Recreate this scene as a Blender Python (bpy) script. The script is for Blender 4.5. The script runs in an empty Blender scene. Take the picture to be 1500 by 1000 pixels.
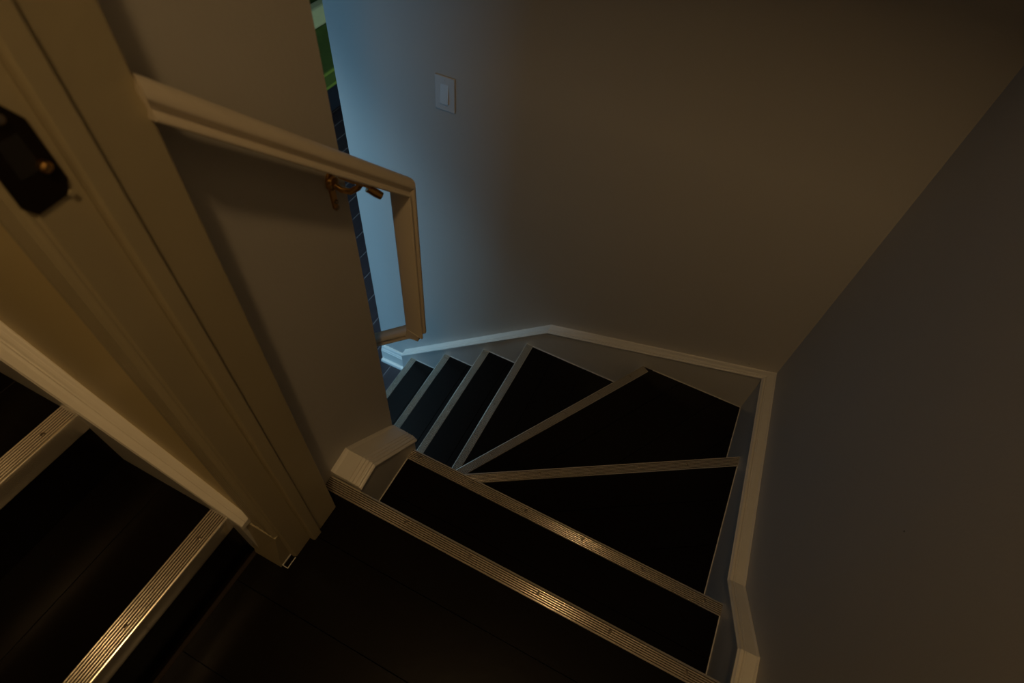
import bpy, math, random
from mathutils import Vector, Matrix
random.seed(7)
S = bpy.context.scene
COL = S.collection

# ---------------------------------------------------------------- camera
cd = bpy.data.cameras.new('camera'); cam = bpy.data.objects.new('camera', cd); COL.objects.link(cam)
right = Vector((0.89613903, 0.43759189, 0.07381184))
up = Vector((-0.3902955, 0.69801186, 0.60037393))
back = Vector((0.21119722, -0.56682694, 0.79630582))
eye = Vector((0.49607605, -0.37538528, 1.37333503))
cam.matrix_world = Matrix((
    (right.x, up.x, back.x, eye.x), (right.y, up.y, back.y, eye.y), (right.z, up.z, back.z, eye.z), (0, 0, 0, 1)))
cd.sensor_width = 36.0; cd.lens = 831.14 * 36.0 / 1500.0
cd.clip_start = 0.02; cd.clip_end = 60
cd.dof.use_dof = True; cd.dof.focus_distance = 1.7; cd.dof.aperture_fstop = 4.0
S.camera = cam

# ---------------------------------------------------------------- world, exposure
w = bpy.data.worlds.new('world'); S.world = w; w.use_nodes = True
w.node_tree.nodes['Background'].inputs[0].default_value = (0.55, 0.6, 0.7, 1)
w.node_tree.nodes['Background'].inputs[1].default_value = 0.004
S.view_settings.view_transform = 'Standard'; S.view_settings.look = 'None'
S.view_settings.gamma = 1.0; S.view_settings.use_curve_mapping = False
S.view_settings.exposure = 0.0

# ---------------------------------------------------------------- lights
def area(name, loc, target, sx, sy, power, color, spread=180):
    l = bpy.data.lights.new(name, 'AREA'); l.shape = 'RECTANGLE'; l.size = sx; l.size_y = sy
    l.energy = power; l.color = color; l.spread = math.radians(spread)
    o = bpy.data.objects.new(name, l); COL.objects.link(o); o.location = loc
    o.rotation_euler = (Vector(target) - Vector(loc)).to_track_quat('-Z', 'Y').to_euler()
    return o
# warm lamp under the ceiling of the upper hall, over the viewer's shoulder
area('hall_lamp_light', (0.61, -0.72, 2.72), (0.63, 0.8, 0.2), 0.13, 0.13, 8.7, (1.0, 0.64, 0.28))
# daylight through the front and side windows of the lower room
area('lower_window_light', (-1.80, -1.86, -0.35), (-1.6, 1.0, -0.6), 1.5, 1.1, 41.0, (0.25, 0.62, 1.0))
area('lower_side_window_light', (-4.96, 1.2, -0.35), (-1.0, 0.9, -0.7), 2.0, 1.2, 2.5, (0.30, 0.62, 1.0))
area('sofa_fill_light', (-0.94, 3.9, -0.25), (-3.0, 3.4, -1.1), 1.3, 0.9, 6.5, (0.75, 0.95, 0.92))  # added fill that brightens the sofa front, its source unseen
# ceiling light of the lower room
area('lower_ceiling_light', (-1.5, 0.80, 0.86), (-1.5, 0.80, -1.5), 0.4, 0.4, 8.0, (0.50, 0.80, 1.0), 105)

# ---------------------------------------------------------------- materials
def mat(name, col, rough=0.5, metal=0.0, spec=0.5, noise=None, bump=0.0, bscale=60, aniso=0):
    m = bpy.data.materials.new(name); m.use_nodes = True; nt = m.node_tree; b = nt.nodes['Principled BSDF']
    b.inputs['Roughness'].default_value = rough; b.inputs['Metallic'].default_value = metal
    b.inputs['Specular IOR Level'].default_value = spec
    tc = nt.nodes.new('ShaderNodeTexCoord'); tc.location = (-900, 0)
    if noise:
        amt, sc, stretch = noise
        mp = nt.nodes.new('ShaderNodeMapping'); mp.inputs['Scale'].default_value = stretch
        nz = nt.nodes.new('ShaderNodeTexNoise'); nz.inputs['Scale'].default_value = sc; nz.inputs['Detail'].default_value = 5
        cr = nt.nodes.new('ShaderNodeMix'); cr.data_type = 'RGBA'
        cr.inputs[6].default_value = tuple(c * (1 - amt) for c in col) + (1,)
        cr.inputs[7].default_value = tuple(min(1, c * (1 + amt)) for c in col) + (1,)
        nt.links.new(tc.outputs['Object'], mp.inputs[0]); nt.links.new(mp.outputs[0], nz.inputs['Vector'])
        nt.links.new(nz.outputs[0], cr.inputs[0]); nt.links.new(cr.outputs[2], b.inputs['Base Color'])
    else:
        b.inputs['Base Color'].default_value = tuple(col) + (1,)
    if bump:
        n2 = nt.nodes.new('ShaderNodeTexNoise'); n2.inputs['Scale'].default_value = bscale; n2.inputs['Detail'].default_value = 3
        bp = nt.nodes.new('ShaderNodeBump'); bp.inputs['Strength'].default_value = bump; bp.inputs['Distance'].default_value = 0.002
        nt.links.new(tc.outputs['Object'], n2.inputs['Vector']); nt.links.new(n2.outputs[0], bp.inputs['Height'])
        nt.links.new(bp.outputs[0], b.inputs['Normal'])
    return m
M = {
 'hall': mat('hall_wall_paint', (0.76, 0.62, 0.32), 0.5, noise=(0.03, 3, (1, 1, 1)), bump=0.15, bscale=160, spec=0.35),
 'wall': mat('wall_paint', (0.52, 0.50, 0.47), 0.55, noise=(0.03, 3, (1, 1, 1)), bump=0.15, bscale=160, spec=0.35),
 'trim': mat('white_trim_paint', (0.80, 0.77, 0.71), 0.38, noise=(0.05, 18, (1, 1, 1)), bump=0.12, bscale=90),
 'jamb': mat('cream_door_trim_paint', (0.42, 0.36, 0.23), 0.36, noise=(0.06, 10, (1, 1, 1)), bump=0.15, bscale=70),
 'skirt': mat('satin_skirt_paint', (0.62, 0.60, 0.56), 0.30, noise=(0.04, 8, (1, 1, 1)), bump=0.1, bscale=90),
 'rail': mat('cream_handrail_paint', (0.70, 0.62, 0.50), 0.34, noise=(0.05, 12, (1, 1, 1)), bump=0.08, bscale=60),
 'wood': mat('espresso_wood', (0.0040, 0.0026, 0.0020), 0.30, noise=(0.45, 9, (1, 7, 7)), bump=0.12, bscale=50, spec=0.2),
 'wood_riser': mat('espresso_riser_wood', (0.0045, 0.003, 0.0024), 0.25, noise=(0.4, 9, (1, 7, 7)), spec=0.2),
 'dark_floor': mat('dark_brown_plank', (0.045, 0.036, 0.042), 0.33, noise=(0.35, 6, (7, 1, 7)), spec=0.4),
 'sub': mat('dark_joint', (0.035, 0.023, 0.016), 0.85),
 'bevel_light': mat('painted_bevel_light', (0.22, 0.20, 0.21), 0.85),  # window light on the plank bevels, painted in as lighter joints
 'metal': mat('ribbed_aluminium', (0.90, 0.84, 0.73), 0.16, metal=0.76, noise=(0.1, 25, (1, 1, 1))),
 'groove': mat('dark_groove', (0.05, 0.038, 0.026), 0.6, metal=0.3),  # groove floors, darker than the ribs between them
 'screw': mat('steel_screw', (0.33, 0.28, 0.22), 0.35, metal=0.9),
 'recess': mat('dark_recess', (0.01, 0.008, 0.006), 0.8),
 'brass': mat('aged_brass', (0.62, 0.36, 0.12), 0.28, metal=1.0, noise=(0.2, 30, (1, 1, 1))),
 'bronze': mat('dark_bronze', (0.035, 0.022, 0.012), 0.35, metal=0.8),
 'plastic': mat('white_plastic', (0.62, 0.62, 0.62), 0.35),
 'green': mat('deep_green_fabric', (0.12, 0.20, 0.035), 0.9, noise=(0.2, 20, (1, 1, 1)), bump=0.3, bscale=200),
 'lime': mat('bright_green_piping', (0.30, 0.44, 0.06), 0.85),
 'mint': mat('pale_green_fabric', (0.85, 0.92, 0.50), 0.9, noise=(0.12, 14, (1, 1, 1)), bump=0.3, bscale=200),
 'navy': mat('navy_fabric', (0.02, 0.03, 0.05), 0.9, noise=(0.2, 20, (1, 1, 1))),
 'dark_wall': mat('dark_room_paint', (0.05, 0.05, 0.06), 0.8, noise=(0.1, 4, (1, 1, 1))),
 'glass_shade': None,
}
def emit(name, col, st):
    m = bpy.data.materials.new(name); m.use_nodes = True; b = m.node_tree.nodes['Principled BSDF']
    b.inputs['Base Color'].default_value = (.8, .8, .8, 1)
    b.inputs['Emission Color'].default_value = tuple(col) + (1,); b.inputs['Emission Strength'].default_value = st
    return m
M['glass_cool'] = emit('lit_cool_diffuser', (.5, .8, 1), 0.6)
M['glass_shade'] = emit('lit_opal_glass', (1, .66, .27), 0.6)

# ---------------------------------------------------------------- helpers
WL = {}                                     # world position of each object's origin
def tag(o, label=None, cat=None, group=None, kind=None):
    if label: o['label'] = label
    if cat: o['category'] = cat
    if group: o['group'] = group
    if kind: o['kind'] = kind
    return o
def empty(name, loc, **k):
    o = bpy.data.objects.new(name, None); COL.objects.link(o); o.location = loc
    o.empty_display_size = .05; WL[o.name] = Vector(loc); return tag(o, **k)
def link(name, vs, fs, m, parent=None, smooth=False, origin=None, bevel=0, **k):
    vs = [Vector(v) for v in vs]
    if origin is None:
        lo = [min(v[i] for v in vs) for i in range(3)]; hi = [max(v[i] for v in vs) for i in range(3)]
        origin = Vector(((lo[0] + hi[0]) / 2, (lo[1] + hi[1]) / 2, lo[2]))
    origin = Vector(origin)
    me = bpy.data.meshes.new(name); me.from_pydata([v - origin for v in vs], [], fs)
    import bmesh
    bm = bmesh.new(); bm.from_mesh(me); bmesh.ops.recalc_face_normals(bm, faces=bm.faces); bm.to_mesh(me); bm.free()
    me.materials.append(M[m])
    if smooth:
        me.shade_smooth(); me.set_sharp_from_angle(angle=math.radians(48))
    o = bpy.data.objects.new(name, me); COL.objects.link(o)
    if parent is not None:
        o.parent = parent; o.location = origin - WL[parent.name]
    else: o.location = origin
    WL[o.name] = origin
    if bevel:
        md = o.modifiers.new('bevel', 'BEVEL'); md.width = bevel; md.segments = 2; md.limit_method = 'ANGLE'
    return tag(o, **k)
class MB:
    def __init__(s): s.v = []; s.f = []
    def add(s, vs, fs):
        n = len(s.v); s.v += [Vector(v) for v in vs]; s.f += [tuple(i + n for i in f) for f in fs]; return s
    def box(s, x0, x1, y0, y1, z0, z1):
        return s.prism([(x0, y0), (x1, y0), (x1, y1), (x0, y1)], 'z', z0, z1)
    def prism(s, poly, ax, a, b):
        """extrude a polygon along ax ('x': poly is (y,z), 'y': (x,z), 'z': (x,y)) from a to b"""
        def P(p, t): return {'x': (t, p[0], p[1]), 'y': (p[0], t, p[1]), 'z': (p[0], p[1], t)}[ax]
        n = len(poly)
        vs = [P(p, a) for p in poly] + [P(p, b) for p in poly]
        fs = [tuple(range(n))[::-1], tuple(range(n, 2 * n))] + [(i, (i + 1) % n, n + (i + 1) % n, n + i) for i in range(n)]
        return s.add(vs, fs)
    def sweep(s, path, dirs, prof, ups=None):
        """closed profile (u,v) at each path point: P + u*dir + v*up"""
        n = len(prof); vs = []
        for i, (p, d) in enumerate(zip(path, dirs)):
            u_ = Vector(ups[i]) if ups else Vector((0, 0, 1))
            for (u, v) in prof: vs.append(Vector(p) + Vector(d) * u + u_ * v)
        fs = []
        for k in range(len(path) - 1):
            for i in range(n):
                j = (i + 1) % n; fs.append((k * n + i, k * n + j, (k + 1) * n + j, (k + 1) * n + i))
        fs.append(tuple(range(n))); m_ = (len(path) - 1) * n; fs.append(tuple(range(m_, m_ + n))[::-1])
        return s.add(vs, fs)
    def tube(s, pts, r, n=12, rs=None):
        pts = [Vector(p) for p in pts]; dirs = []; ups = []; base = None
        for i, p in enumerate(pts):
            t = ((pts[min(i + 1, len(pts) - 1)] - pts[max(i - 1, 0)])).normalized()
            a = Vector((0, 0, 1)) if abs(t.z) < .9 else Vector((1, 0, 0))
            if base is None: base = t.cross(a).normalized()
            base = (base - t * base.dot(t)).normalized()
            dirs.append(base); ups.append(t.cross(base).normalized())
        start = len(s.v)
        for i, p in enumerate(pts):
            rr = rs[i] if rs else r
            for k in range(n):
                an = 2 * math.pi * k / n; s.v.append(p + dirs[i] * math.cos(an) * rr + ups[i] * math.sin(an) * rr)
        for i in range(len(pts) - 1):
            for k in range(n):
                j = (k + 1) % n; s.f.append((start + i * n + k, start + i * n + j, start + (i + 1) * n + j, start + (i + 1) * n + k))
        s.f.append(tuple(range(start, start + n))); e = start + (len(pts) - 1) * n; s.f.append(tuple(range(e, e + n)))
        return s
    def build(s, name, m, parent=None, **k): return link(name, s.v, s.f, m, parent, **k)
def clip(poly, n, c):                        # keep n.p <= c
    out = []
    for i in range(len(poly)):
        a, b = poly[i], poly[(i + 1) % len(poly)]; da = n[0] * a[0] + n[1] * a[1] - c; db = n[0] * b[0] + n[1] * b[1] - c
        if da <= 0: out.append(a)
        if (da < 0 < db) or (db < 0 < da):
            t = da / (da - db); out.append((a[0] + t * (b[0] - a[0]), a[1] + t * (b[1] - a[1])))
    return out
def area2(poly): return abs(sum(poly[i][0] * poly[(i + 1) % len(poly)][1] - poly[(i + 1) % len(poly)][0] * poly[i][1] for i in range(len(poly)))) / 2
def inset_plank(poly, z, th, bev=0.0008):
    """prism with a small chamfer round its top edge"""
    n = len(poly); cx = sum(p[0] for p in poly) / n; cy = sum(p[1] for p in poly) / n
    a = sum(poly[i][0] * poly[(i + 1) % n][1] - poly[(i + 1) % n][0] * poly[i][1] for i in range(n))
    if a < 0: poly = poly[::-1]
    ins = []
    for i in range(n):
        p0, p1, p2 = Vector(poly[i - 1]), Vector(poly[i]), Vector(poly[(i + 1) % n])
        d1 = (p1 - p0).normalized(); d2 = (p2 - p1).normalized()
        n1 = Vector((-d1.y, d1.x)); n2 = Vector((-d2.y, d2.x)); k = 1 + n1.dot(n2)
        ins.append(tuple(p1 + (n1 + n2) * (bev / max(k, .2))))
    vs = [(x, y, z - th) for x, y in poly] + [(x, y, z - bev) for x, y in poly] + [(x, y, z) for x, y in ins]
    fs = [tuple(range(n))[::-1], tuple(range(2 * n, 3 * n))]
    for i in range(n):
        j = (i + 1) % n; fs += [(i, j, n + j, n + i), (n + i, n + j, 2 * n + j, 2 * n + i)]
    return vs, fs
def planks(poly, z, nrm, c0, step, parent, name='plank', m='wood', gap=0.0008, th=0.014, cmin=-9, first=None):
    """split poly into boards parallel to the line nrm.p = c0, going backwards from it"""
    c = c0; k = 0; out = []
    while k < 60:
        wdt = first if (k == 0 and first) else step
        q = clip(clip(poly, nrm, c - gap / 2), (-nrm[0], -nrm[1]), -(c - wdt + gap / 2))
        if len(q) >= 3 and area2(q) > 2e-4:
            vs, fs = inset_plank(q, z, th); out.append(link(name, vs, fs, m, parent))
        elif k > 1 and out: break
        c -= wdt; k += 1
        if c < cmin: break
    return out

# ---------------------------------------------------------------- measures (metres, landing floor = 0)
W, D, t2 = 0.9476, 1.1575, 0.2328           # right skirt plane, back skirt plane, second nosing
Z = [0, .19, .3873, .5626, .7511, .9393, 1.1357, 1.3282, 1.52]
XX = [-0.0026, -0.2235, -0.4522, -0.6796]
xn, yn = -0.0475, 0.1997
A3, A4 = math.radians(31.76), math.radians(59.14)
WX, WY = 0.988, 1.197                        # right wall face, back wall face
PX = -0.08                                   # face of the partition carrying the handrail
PY = 0.249                                   # its end face, along the lower flight
LOW = -1.52

# ---------------------------------------------------------------- room shell
wl = MB().box(-0.90, 1.10, WY, 1.32, LOW, 2.8).build('wall_back', 'wall', kind='structure')
MB().tube([(0.885, WY + .004, -.346), (0.885, WY - .0006, -.346)], .0016, 8).build('nail_hole', 'recess', wl)
wr = MB().box(WX, 1.10, -1.25, WY, LOW, 2.8).build('wall_right', 'wall', kind='structure')
MB().tube([(WX + .003, .205, .51), (WX - .0006, .205, .51)], .0014, 8).build('nail_hole', 'recess', wr)
MB().box(-0.90, PX, -0.150, PY, LOW, 2.8).build('wall_left', 'wall', kind='structure')
def ywall(x): return -.205 - .053 * (x + .085) if x > -.9 else -.205 + .053 * .815
mb = MB().prism([(-.0805, ywall(-.0805)), (-.9, ywall(-.9)), (-.9, -.1505), (-.0805, -.1505)], 'z', 0, 2.8)
mb.prism([(-.9, ywall(-.9)), (-3.0, ywall(-.9)), (-3.0, -.06), (-.9, -.06)], 'z', .40, 2.8).build('wall_stair', 'hall', kind='structure')
MB().box(-3.0, 1.10, -1.37, -1.26, 0.0, 2.8).build('wall_front', 'wall', kind='structure')
MB().box(-3.0, 1.10, -1.37, 1.32, 2.8, 2.9).build('ceiling', 'wall', kind='structure')
MB().box(-.0795, WX - .0005, -.19, -.07, 2.16, 2.7995).build('wall_door', 'wall', kind='structure')
# the lower room beyond the stairs
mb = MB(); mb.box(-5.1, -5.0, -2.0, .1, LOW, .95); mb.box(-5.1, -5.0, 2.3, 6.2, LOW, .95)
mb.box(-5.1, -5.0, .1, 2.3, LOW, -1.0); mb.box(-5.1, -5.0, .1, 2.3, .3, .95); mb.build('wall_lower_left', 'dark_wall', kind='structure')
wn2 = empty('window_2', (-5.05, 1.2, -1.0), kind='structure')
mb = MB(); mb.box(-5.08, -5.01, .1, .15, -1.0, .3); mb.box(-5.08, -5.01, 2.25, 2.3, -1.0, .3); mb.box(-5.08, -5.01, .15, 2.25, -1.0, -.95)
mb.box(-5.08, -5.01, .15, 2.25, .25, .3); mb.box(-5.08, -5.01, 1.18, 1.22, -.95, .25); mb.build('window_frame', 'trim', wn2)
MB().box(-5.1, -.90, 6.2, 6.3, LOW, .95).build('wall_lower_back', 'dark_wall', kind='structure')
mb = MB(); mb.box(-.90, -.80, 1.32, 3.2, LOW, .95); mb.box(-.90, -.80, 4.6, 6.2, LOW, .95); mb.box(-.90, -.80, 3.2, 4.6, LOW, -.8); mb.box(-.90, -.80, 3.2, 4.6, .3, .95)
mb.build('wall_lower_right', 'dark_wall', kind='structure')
wn3 = empty('sofa_fill_window', (-.85, 3.9, -.8), kind='structure')  # unseen window added to go with the sofa fill light
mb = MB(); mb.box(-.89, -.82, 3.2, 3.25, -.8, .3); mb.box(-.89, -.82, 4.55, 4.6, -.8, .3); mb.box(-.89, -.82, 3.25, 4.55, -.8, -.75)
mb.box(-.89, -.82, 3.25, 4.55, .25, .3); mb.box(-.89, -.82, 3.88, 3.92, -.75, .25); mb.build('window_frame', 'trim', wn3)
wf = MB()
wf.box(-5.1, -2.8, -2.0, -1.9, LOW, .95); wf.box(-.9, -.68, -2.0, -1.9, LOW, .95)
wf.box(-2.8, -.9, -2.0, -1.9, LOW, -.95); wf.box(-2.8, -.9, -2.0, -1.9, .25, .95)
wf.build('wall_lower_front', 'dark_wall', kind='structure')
wn = empty('window_1', (-1.85, -1.95, -.95), kind='structure')
f = MB(); f.box(-2.8, -2.75, -1.99, -1.91, -.95, .25); f.box(-.95, -.9, -1.99, -1.91, -.95, .25)
f.box(-2.75, -.95, -1.99, -1.91, -.95, -.9); f.box(-2.75, -.95, -1.99, -1.91, .2, .25); f.box(-1.87, -1.83, -1.99, -1.91, -.9, .2)
f.build('window_frame', 'trim', wn)

MB().box(-5.1, -.9, .26, 6.3, .95, 1.0).build('ceiling', 'wall', kind='structure')
MB().box(-5.1, -3.0, -2.0, .26, .95, 1.0).build('ceiling', 'wall', kind='structure')
# upper landing floor of dark planks
fl = MB().box(-.115, W, -1.25, -.022, -.05, -.013).build('floor', 'sub', kind='structure')
planks([(-.115, -1.25), (W, -1.25), (W, -.003), (-.115, -.003)], 0, (0, 1), -.003, .158, fl, 'floor_plank', first=.136, cmin=-1.25)
# lower room floor, planks running away from the stairs
lf = MB().box(-5.0, -.66, -1.9, 6.2, LOW - .05, LOW - .003).build('floor', 'bevel_light', kind='structure')
vx = -.70; k = 0
xs = []
while vx > -4.95:
    xs.append(vx); vx -= .138
for i in range(len(xs) - 1):
    x1, x0 = xs[i], xs[i + 1]
    ys = [-1.9]; y = -1.9 + random.uniform(.5, 1.3)
    while y < 6.1: ys.append(y); y += random.uniform(1.3, 1.9)
    ys.append(6.2)
    for a, b in zip(ys[:-1], ys[1:]):
        vs, fs = inset_plank([(x0 + .003, a + .001), (x1 - .003, a + .001), (x1 - .003, b - .001), (x0 + .003, b - .001)], LOW, .0028, .001)
        link('floor_plank', vs, fs, 'dark_floor', lf)

# ---------------------------------------------------------------- stair nosing strips
def nosing(A, B, out, parent, s=.035, lip=.028, screws=(), m='metal', nr=6):
    A = Vector(A); B = Vector(B); out = Vector(out).normalized()
    prof = [(-s, -.0008), (-s, .0012)]
    p = (s - .006) / nr; u = -s + .0012
    dark = []
    for i in range(nr):
        for j in range(5): prof.append((u + p * .56 * j / 4, .0022 + .0013 * math.sin(math.pi * j / 4) ** .7))
        prof += [(u + p * .60, .0009), (u + p * .94, .0009)]; dark.append(len(prof) - 2); u += p
    prof += [(u, .0030), (-.0016, .0026), (-.0004, .0014), (0, -.001), (0, -lip + .003), (-.0012, -lip), (-.0030, -lip), (-.0030, -.0008)]
    o = MB().sweep([A, B], [out, out], prof).build('nosing_strip', m, parent, smooth=True)
    o.data.materials.append(M['groove'])
    for i in dark: o.data.polygons[i].material_index = 1
    d = (B - A).normalized()
    for q in screws:
        c = A + d * q - out * (s * .46)
        r = .0042
        mb = MB().tube([c + Vector((0, 0, .0012)), c + Vector((0, 0, .0034)), c + Vector((0, 0, .0042))], r, 12, rs=[r, r, r * .6])
        sc = mb.build('screw', 'screw', o)
    return o

# ---------------------------------------------------------------- the winding stairs down
st = empty('winding_staircase', (.45, .3, LOW), label='dark wooden winder stairs going down past the handrail, ribbed metal edges', cat='staircase')
def tread(poly, z, nrm, c0, first=.145):
    """base board with planks on it, the front edge along nrm.p = c0"""
    b = MB().prism(poly, 'z', z - .036, z - .0135).build('tread', 'sub', st)
    planks(poly, z, nrm, c0, .142, b, first=first)
    return b
def riser(P, Q, zt, zb, n):                    # board under the nose, set back from it
    n = Vector((n[0], n[1], 0)).normalized(); P = Vector((*P, 0)) - n * .018; Q = Vector((*Q, 0)) - n * .018
    vs = []
    for zz in (zb, zt):
        for q in (P, Q, Q - n * .016, P - n * .016): vs.append((q.x, q.y, zz))
    link('riser', vs, [(0, 1, 2, 3), (4, 5, 6, 7), (0, 1, 5, 4), (1, 2, 6, 5), (2, 3, 7, 6), (3, 0, 4, 7)], 'wood_riser', st)
n3 = (-math.sin(A3), math.cos(A3)); n4 = (-math.sin(A4), math.cos(A4))
c3 = n3[0] * xn + n3[1] * yn; c4 = n4[0] * xn + n4[1] * yn
def y3(x): return yn + (x - xn) * math.tan(A3)
def x4(y): return xn + (y - yn) / math.tan(A4)
sc_ = [.175 * i for i in range(6)]
# edge of the landing
nosing((PX - .002, 0, 0), (W, 0, 0), (0, 1, 0), st, screws=[.148 + .082 + .176 * i for i in range(-1, 5) if i >= 0])
riser((0, 0), (W, 0), -.013, -Z[1] - .002, (0, 1))
# first tread
tread([(0, -.018), (W, -.018), (W, t2 - .002), (0, t2 - .002)], -Z[1], (0, 1), t2 - .002)
nosing((-.002, t2, -Z[1]), (W, t2, -Z[1]), (0, 1, 0), st, screws=[.208 + .1735 * i for i in range(5)] + [.035])
riser((-.02, t2), (W, t2), -Z[1] - .013, -Z[2] - .002, (0, 1))
# winders
yb = t2 - .018
T3 = clip([(-.04, yb), (W, yb), (W, D), (-.04, D)], n3, c3 - .002)
tread(T3, -Z[2], n3, c3 - .002)
P3a = (xn + .045, y3(xn + .045)); P3b = (W, y3(W))
nosing((*P3a, -Z[2]), (*P3b, -Z[2]), (*n3, 0), st, screws=[.235 + .171 * i for i in range(5)])
riser(P3a, P3b, -Z[2] - .013, -Z[3] - .002, n3)
back3 = c3 - .018
T4 = clip(clip([(-.06, .2), (W, .2), (W, D), (-.06, D)], n4, c4 - .002), (-n3[0], -n3[1]), -back3)
tread(T4, -Z[3], n4, c4 - .002)
P4a = (x4(yn + .05), yn + .05); P4b = (x4(D), D)
nosing((*P4a, -Z[3]), (*P4b, -Z[3]), (*n4, 0), st, screws=[.12 + .171 * i for i in range(6)])
riser(P4a, P4b, -Z[3] - .013, -Z[4] - .002, n4)
T5 = clip(clip([(XX[0], .2), (W, .2), (W, D), (XX[0], D)], (-1, 0), -(XX[0] + .002)), (-n4[0], -n4[1]), -(c4 - .018))
tread(T5, -Z[4], (-1, 0), -(XX[0] + .002))
nosing((XX[0], PY, -Z[4]), (XX[0], D, -Z[4]), (-1, 0, 0), st, screws=[.03 + .1715 * i for i in range(6)])
riser((XX[0], PY), (XX[0], D), -Z[4] - .013, -Z[5] - .002, (-1, 0))
# straight flight
for k in (1, 2, 3):
    x = XX[k]; xb = XX[k - 1] + .018
    tread([(x + .002, PY), (xb, PY), (xb, D), (x + .002, D)], -Z[4 + k], (-1, 0), -(x + .002))
    nosing((x, PY, -Z[4 + k]), (x, D, -Z[4 + k]), (-1, 0, 0), st, screws=[.03 + .1715 * i for i in range(6)])
    riser((x, PY), (x, D), -Z[4 + k] - .013, -Z[5 + k] - .002, (-1, 0))

# ---------------------------------------------------------------- the steps up at the left
su = empty('short_staircase', (-.6, -.75, 0), label='dark wooden steps rising to the left behind the door trim, ribbed metal edges', cat='staircase')
ux = [-.128, -.405, -.682, -.959, -1.236, -1.513]; y0u, y1u = -1.25, -.226
for k, x in enumerate(ux):
    z = .19 * (k + 1); xe = (ux[k + 1] + .0 if k + 1 < len(ux) else -2.2)
    b = MB().box(xe - .016, x - .002, y0u, y1u, z - .036, z - .0135).build('tread', 'sub', su)
    planks([(xe + .0 - .012, y0u), (x - .002, y0u), (x - .002, y1u), (xe - .012, y1u)], z, (1, 0), x - .002, .142, b, first=.162)
    nosing((x, y0u, z), (x, y1u, z), (1, 0, 0), su, s=.044, lip=.046, screws=[y1u - y0u - .055 - .178 * i for i in range(5)], nr=7)
    MB().box(x - .026, x - .006, y0u, y1u, z - .19 + .0005, z - .013).build('riser', 'wood_riser', su)

sf = [(-.16, -.25), (-.16, -.06), (-.40, .10), (-2.2, 1.28), (-2.2, 1.05), (-.95, .14), (-.95, -.25)]
MB().prism(sf, 'y', -1.25, -.215).build('soffit_board', 'skirt', su)
MB().box(-.95, W, -1.25, -.03, -.26, -.051).build('floor_beam', 'sub', fl)
# ---------------------------------------------------------------- boxed stair skirts with moulded caps
def cap_profile(d):
    return [(-.004, -.015), (-.006, -.009), (-.006, -.005), (-.003, -.003), (-.001, 0), (.0035, .0), (.0045, -.003), (.0065, -.003), (.008, .0002),
            (.010, .0006), (.011, -.0006), (.012, -.0006), (.013, .0008), (d - .006, .0016), (d - .003, .004), (d, .004), (d, -.015)]
t1 = empty('trim_1', (W, .5, -.2), kind='structure')
pr = [(-1.25, .015), (.08, .014), (.296, -.175), (D, -.338)]                      # right side, (y, z of cap)
pb = [(D, -.338), (.088, -.598), (-.745, -1.342)]                                  # back side, first is at the corner
poly = [(y, z - .012) for y, z in pr] + [(D + .04, -.338 - .012), (D + .04, LOW), (-1.25, LOW)]
MB().prism(poly, 'x', W, WX).build('skirt_panel', 'skirt', t1)
poly = [(W, -.338 - .012), (.088, -.598 - .012), (-.745, -1.342 - .012), (-.745, LOW), (W, LOW)]
MB().prism(poly, 'y', D, WY).build('skirt_panel', 'skirt', t1)
prof = cap_profile(.04)
path = [(W, y, z) for y, z in pr[:3]] + [(W, D, -.338)]
MB().sweep(path[:2], [(1, 0, 0)] * 2, prof).build('cap_moulding', 'trim', t1)
MB().sweep(path[1:3], [(1, 0, 0)] * 2, prof).build('cap_moulding', 'trim', t1)
MB().sweep(path[2:], [(1, 0, 0), (1, 1, 0)], prof).build('cap_moulding', 'trim', t1)
MB().sweep([(W, D, -.338), (.088, D, -.598)], [(1, 1, 0), (0, 1, 0)], prof).build('cap_moulding', 'trim', t1)
MB().sweep([(.088, D, -.598), (-.745, D, -1.342)], [(0, 1, 0)] * 2, prof).build('cap_moulding', 'trim', t1)
# thin painted beads where the treads meet the skirts
q = .0022; h = .0028
def bead(mb, a, b, z, side):
    (x0, y0), (x1, y1) = a, b
    if side == 'x': mb.box(x0 - q, x0 + .001, min(y0, y1), max(y0, y1), z, z + h)
    elif side == '-x': mb.box(x0 - .001, x0 + q, min(y0, y1), max(y0, y1), z, z + h)
    else: mb.box(min(x0, x1), max(x0, x1), y0 - q, y0 + .001, z, z + h)
for a, b, z, s_ in [((W, -.016), (W, t2 - .035), -Z[1], 'x'), ((W, t2), (W, y3(W) - .045), -Z[2], 'x'), ((W, y3(W)), (W, D), -Z[3], 'x'),
                    ((W, D), (x4(D) + .045, D), -Z[3], 'y'), ((x4(D), D), (XX[0] + .036, D), -Z[4], 'y'),
                    ((XX[0], D), (XX[1] + .036, D), -Z[5], 'y'), ((XX[1], D), (XX[2] + .036, D), -Z[6], 'y'), ((XX[2], D), (XX[3] + .036, D), -Z[7], 'y')]:
    mb = MB(); bead(mb, a, b, z, s_); mb.build('edge_bead', 'trim', t1)

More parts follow.
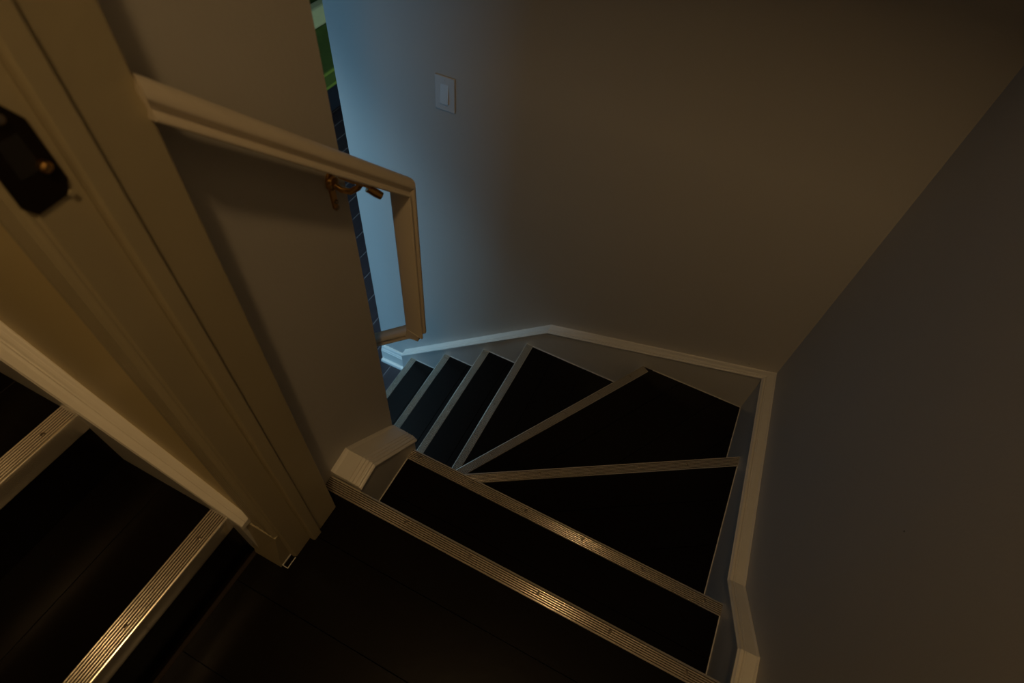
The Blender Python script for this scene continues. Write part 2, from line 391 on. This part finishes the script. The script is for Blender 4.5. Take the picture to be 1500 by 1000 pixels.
# newel skirt round the foot of the partition
t2e = empty('trim_2', (-.04, .1, -.2), kind='structure')
pn = [(.002, .018), (.066, .031), (PY - .010, -.133)]
poly = [(y, z - .012) for y, z in pn] + [(PY - .006, -.15), (PY - .006, -1.0), (-.018, -1.0), (-.018, -.04), (.002, -.035)]
MB().prism(poly, 'x', PX, 0).build('skirt_panel', 'skirt', t2e)
d = .08
profn = [(-.006, -.017), (-.009, -.012), (-.009, -.008), (-.006, -.005), (-.002, -.004), (-.001, 0), (.003, .0012), (.005, -.003), (.008, -.003), (.010, .0012), (.014, .0018), (.0152, -.0016), (.0172, -.0016), (.019, .0022),
         (.024, .003), (.0252, .0004), (.027, .0004), (.0285, .0032), (d - .012, .004), (d - .006, .007), (d, .007), (d, -.017)]
MB().sweep([(0, .002, .018), (0, .066, .031)], [(-1, 0, 0)] * 2, profn).build('cap_moulding', 'trim', t2e)
MB().sweep([(0, .066, .031), (0, PY - .010, -.133)], [(-1, 0, 0)] * 2, profn).build('cap_moulding', 'trim', t2e)
MB().sweep([(0, PY - .010, -.133), (-.004, PY, -.146), (-.014, PY + .005, -.152)], [(-1, 0, 0), (-.95, 0, 0), (-.825, 0, 0)], profn).build('cap_return', 'trim', t2e)
mb = MB(); bead(mb, (0, -.016), (0, t2 - .035), -Z[1], '-x'); mb.build('edge_bead', 'trim', t2e)
# inner skirt down the straight flight
t4 = empty('trim_4', (-.5, PY, -.8), kind='structure')
ps = [(-.066, -.176), (-.9, -.176 - .834 * .87)]
MB().prism([(x, z - .01) for x, z in ps] + [(-.9, LOW), (-.066, LOW)], 'y', PY, PY + .012).build('skirt_panel', 'skirt', t4)
MB().sweep([(ps[0][0], PY + .016, ps[0][1]), (ps[1][0], PY + .016, ps[1][1])], [(0, -1, 0)] * 2,
           [(0, -.012), (-.002, -.004), (0, 0), (.016, .003), (.016, -.012)]).build('cap_moulding', 'trim', t4)

# skirt along the steps up
t3 = empty('trim_3', (-.5, -.21, .2), kind='structure')
YO = -.226
def zc(x): return .207 + .80 * (-.083 - x)
MB().prism([(-.098, 0), (-.16, -.0), (-.92, .50), (-2.2, 1.40), (-2.2, zc(-2.2) - .012), (-.100, zc(-.1) - .012)], 'y', YO, YO + .018).build('skirt_panel', 'skirt', t3)
lp = [(-.0035, -.013), (-.0045, -.005), (-.002, 0), (.016, .0015), (.018, .0), (.021, .001), (.025, .001), (.031, .002), (.038, .003), (.040, .003), (.040, -.018)]
MB().sweep([(x, YO, zc(x)) for x in (-.083, -.9, -2.2)], [(0, (ywall(x) - YO) / .04, 0) for x in (-.083, -.9, -2.2)], lp).build('cap_moulding', 'trim', t3)

# ---------------------------------------------------------------- door frame at the head of the lower flight
dr = empty('door_1', (-.04, -.13, 0), kind='structure')
H = 2.05
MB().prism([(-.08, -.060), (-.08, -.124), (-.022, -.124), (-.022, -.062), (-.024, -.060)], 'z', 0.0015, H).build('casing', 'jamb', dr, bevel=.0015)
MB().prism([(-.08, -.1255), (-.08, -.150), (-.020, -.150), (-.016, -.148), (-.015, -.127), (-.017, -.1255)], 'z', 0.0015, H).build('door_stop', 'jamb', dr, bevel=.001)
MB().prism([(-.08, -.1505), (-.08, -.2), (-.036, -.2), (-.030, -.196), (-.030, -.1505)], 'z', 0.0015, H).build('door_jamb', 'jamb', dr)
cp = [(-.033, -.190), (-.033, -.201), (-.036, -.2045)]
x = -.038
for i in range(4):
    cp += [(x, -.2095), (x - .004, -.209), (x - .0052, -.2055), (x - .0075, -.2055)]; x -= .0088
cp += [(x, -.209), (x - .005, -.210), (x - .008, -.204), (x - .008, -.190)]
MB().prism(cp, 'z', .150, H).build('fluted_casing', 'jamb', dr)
# little open box left at the foot of the casing
mb = MB(); zb = .0015
mb.box(-.045, -.0435, -.228, -.200, zb, .006); mb.box(-.0315, -.030, -.228, -.200, zb, .004); mb.box(-.0435, -.0315, -.228, -.2265, zb, .004)
mb.build('casing_foot', 'trim', dr)
pb_ = [(-.118, -.232, zb), (-.045, -.232, zb), (-.045, -.199, zb), (-.118, -.199, zb)]
pt_ = [(-.098, -.2135, .19), (-.034, -.2095, .15), (-.034, -.199, .15), (-.098, -.199, .19)]
MB().add(pb_ + pt_, [(0, 1, 2, 3), (4, 5, 6, 7), (0, 1, 5, 4), (1, 2, 6, 5), (2, 3, 7, 6), (3, 0, 4, 7)]).build('plinth', 'jamb', dr)
# strike plate
sp = [(-.172, 1.105), (-.160, 1.085), (-.158, 1.025), (-.165, 1.012), (-.196, 1.010), (-.204, 1.022), (-.204, 1.10), (-.19, 1.112)]
pl = MB().prism(sp, 'x', -.031, -.0275).build('strike_plate', 'bronze', dr, label='dark bronze strike plate', bevel=.0008)
MB().box(-.0285, -.0268, -.191, -.172, 1.044, 1.078).build('latch_hole', 'recess', pl)
MB().tube([(-.0275, -.170, 1.046), (-.022, -.170, 1.046), (-.020, -.170, 1.046)], .006, 12, rs=[.0055, .0055, .003]).build('screw', 'brass', pl)
MB().tube([(-.0275, -.178, 1.094), (-.025, -.178, 1.094), (-.024, -.178, 1.094)], .004, 12, rs=[.0045, .0045, .0025]).build('screw', 'screw', pl)
MB().tube([(-.031, -.163, 1.012), (-.026, -.163, 1.012)], .003, 10).build('paint_drip', 'jamb', pl)

# ---------------------------------------------------------------- handrail
hr = empty('handrail', (-.02, .15, .8), label='cream painted wooden handrail on the partition, turned down at its end', cat='handrail')
RW, RH = .047, .036
def rail_prof():
    """half-round top on a square base with a cove each side: u across, v up from the underside"""
    hf = [(RW / 2 - .003, 0), (RW / 2 - .001, .0008), (RW / 2, .003), (RW / 2 - .001, .0055), (RW / 2 - .004, .0072), (RW / 2 - .0072, .0088), (RW / 2 - .0085, .0108), (RW / 2 - .0080, .0130), (RW / 2 - .0055, .0150), (RW / 2 - .0028, .0168)]
    for i in range(1, 12):
        a = math.pi / 2 * (i - 1) / 12; hf.append((math.cos(a) * (RW / 2 - .0015), .0185 + math.sin(a) * (RH - .0185)))
    p = [(-u, v) for u, v in hf] + [(0, RH)] + hf[::-1]
    return p
prof = rail_prof()
ca = math.atan(.918); cosA = math.cos(ca)
xc = -.0295
# long run: underside z = .977 - .918 y ; mitre with the drop piece whose underside is the plane y = yv
yv = .333
def zb1(y): return .977 - .918 * y
# points of mitre: a generic section point with height v has, on the slope, z = zb1(y)+v/cosA and, on the drop, y = yv+v
def mitre(v): return Vector((0, yv + v, zb1(yv + v) + v / cosA))
nP = len(prof)
def loft(rings):
    mb = MB(); vs = [p for r in rings for p in r]; n = nP; fs = []
    for k in range(len(rings) - 1):
        for i in range(n):
            j = (i + 1) % n; fs.append((k * n + i, k * n + j, (k + 1) * n + j, (k + 1) * n + i))
    fs += [tuple(range(n)), tuple(range((len(rings) - 1) * n, len(rings) * n))]
    return mb.add(vs, fs)
def ye(u): return -.0595 - .58 * max(0, xc + u + .0215)      # end scribed against the edge of the door casing
r0 = [Vector((xc + u, ye(u), zb1(ye(u)) + v / cosA)) for u, v in prof]
r1 = [Vector((xc + u, 0, 0)) + mitre(v) for u, v in prof]
loft([r0, r1]).build('upper_rail', 'rail', hr, smooth=True)
# drop piece, underside faces the viewer; lower mitre with the piece running left and down
z3 = .222                                    # underside height of the third piece at its mitre
r2 = [p + Vector((0, .0004, -.0008)) for p in r1]
yc3 = yv + RW / 2 - .002
def low(u, v): return Vector((xc + u, yv + v, z3 + .012 - .10 * u + .15 * v))
r3 = [low(u, v) for u, v in prof]
loft([r2, r3]).build('drop_rail', 'rail', hr, smooth=True)
# third piece along the lower flight
s3 = .97; cs3 = math.cos(math.atan(s3))
x3a, x3b = xc - RW / 2 + .012, -.86
ra = [Vector((x3a, yc3 + u, z3 - .008 + v * .9)) for u, v in prof]
rb = [Vector((x3b, yc3 + u, z3 - .008 - (x3a - x3b) * s3 + v / cs3)) for u, v in prof]
loft([ra, rb]).build('lower_rail', 'rail', hr, smooth=True)
MB().prism([(-.050, .247), (-.014, .236), (-.020, .214), (-.059, .209)], 'y', yv - .0005, yv + .022).build('mitre_block', 'rail', hr, bevel=.0012, label='bright mitred corner block')
# brass bracket
br = empty('rail_bracket', (PX, .213, .735)); br.parent = hr; br.location = Vector((PX, .213, .735)) - WL['handrail']
mb = MB()
pts = [(.213 + .009 * math.cos(a) * 1.0, .760 + .016 * math.sin(a)) for a in [math.pi * i / 8 for i in range(9)]]
pts += [(.2065, .745), (.2075, .705), (.213, .697), (.2185, .705), (.2195, .745)]
mb.prism(pts, 'x', PX - .001, PX + .004)
mb.build('mounting_plate', 'brass', br, bevel=.001)
MB().tube([(PX + .003, .213, .757), (PX + .010, .213, .757), (PX + .012, .213, .757)], .01, 16, rs=[.013, .012, .008]).build('rosette', 'brass', br, smooth=True)
MB().tube([(PX + .008, .213, .756), (PX + .022, .214, .750), (PX + .040, .216, .752), (PX + .053, .219, .763), (PX + .058, .222, .772)], .0055, 12).build('arm', 'brass', br, smooth=True)
def zs(y): return zb1(y) - .0015
mb = MB().sweep([(xc, .195, zs(.195)), (xc, .250, zs(.250))], [(1, 0, 0)] * 2, [(-.013, -.005), (.013, -.005), (.013, .0010), (-.013, .0010)])
mb.build('saddle', 'brass', br)
MB().tube([(xc + .006, .238, zs(.238) - .006), (xc + .018, .246, zs(.246) - .010), (xc + .024, .250, zs(.25) - .012)], .007, 14, rs=[.0065, .0075, .0068]).build('clamp_barrel', 'brass', br, smooth=True)
for zz in (.718, .706): MB().tube([(PX + .003, .213, zz), (PX + .0075, .213, zz), (PX + .009, .213, zz)], .003, 10, rs=[.0038, .0038, .002]).build('screw', 'screw', br)

# ---------------------------------------------------------------- light switch
sw = empty('light_switch', (-.437, WY, .272), label='white rocker light switch on the back wall above the lower stairs', cat='light switch')
MB().box(-.475, -.398, WY - .006, WY - .0002, .272, .395).build('wall_plate', 'plastic', sw, bevel=.003)
mb = MB().prism([(WY - .0062, .300), (WY - .0125, .300), (WY - .0062, .368)], 'x', -.452, -.421)
mb.build('rocker', 'plastic', sw, bevel=.0006)
for zz in (.286, .381): MB().tube([(-.4365, WY - .0055, zz), (-.4365, WY - .0068, zz)], .0028, 12).build('screw', 'plastic', sw)

# ---------------------------------------------------------------- baseboard at the foot of the back wall
bprof = [(-.006, 0), (-.006, .010), (-.002, .018), (.007, .021), (.012, .021), (.0125, .026), (.011, .030), (.011, .095), (.014, .098), (.014, .104), (.019, .112), (.022, .124), (.026, .130), (.034, .130), (.034, 0)]
MB().sweep([(-.746, WY - .034, LOW), (-.905, WY - .034, LOW)], [(0, 1, 0)] * 2, bprof).build('baseboard_back', 'trim', kind='structure')

# ---------------------------------------------------------------- green sofa in the lower room
so = empty('sofa', (-2.95, 3.4, LOW), label='low green sofa with pale back cushions in the dark room downstairs', cat='sofa')
ya, yb_ = 1.75, 4.0
MB().box(-3.46, -2.71, ya, yb_, LOW + .06, LOW + .27).build('base', 'navy', so, bevel=.01)
for xx in (-3.40, -2.79):
    for yy in (ya + .08, yb_ - .08): MB().box(xx - .02, xx + .02, yy - .02, yy + .02, LOW, LOW + .06).build('leg', 'wood', so)
for i in range(2):
    a = ya + .02 + i * 1.12; b = a + 1.10
    cu = MB().box(-3.22, -2.69, a, b, LOW + .272, LOW + .415).build('seat_cushion', 'green', so, bevel=.012)
    MB().tube([(-2.692, a + .02, LOW + .40), (-2.692, b - .02, LOW + .40)], .012, 8).build('piping', 'lime', cu)
    MB().tube([(-2.692, a + .02, LOW + .29), (-2.692, b - .02, LOW + .29)], .012, 8).build('piping', 'lime', cu)
    MB().prism([(-3.20, LOW + .417), (-3.25, LOW + .545), (-3.36, LOW + .545), (-3.34, LOW + .417)], 'y', a, b).build('back_cushion', 'mint', so, bevel=.02)
MB().box(-3.50, -3.37, ya, yb_, LOW + .06, LOW + .50).build('backrest', 'green', so, bevel=.015)

# ---------------------------------------------------------------- the ceiling lamp above the landing (out of view)
la = empty('ceiling_lamp', (.61, -.72, 2.8), label='small round opal ceiling lamp above the landing', cat='lamp')
MB().tube([(.61, -.72, 2.7995), (.61, -.72, 2.775)], .06, 24).build('lamp_base', 'brass', la, smooth=True)
MB().tube([(.61, -.72, 2.775), (.61, -.72, 2.76), (.61, -.72, 2.745)], .05, 24, rs=[.05, .06, .035]).build('lamp_shade', 'glass_shade', la, smooth=True)

lb = empty('ceiling_lamp', (-1.5, .80, .95), label='square flat ceiling light in the room downstairs', cat='lamp')
MB().box(-1.72, -1.28, .58, 1.02, .90, .9499).build('lamp_housing', 'trim', lb)
MB().box(-1.70, -1.30, .60, 1.00, .885, .8995).build('diffuser', 'glass_cool', lb)
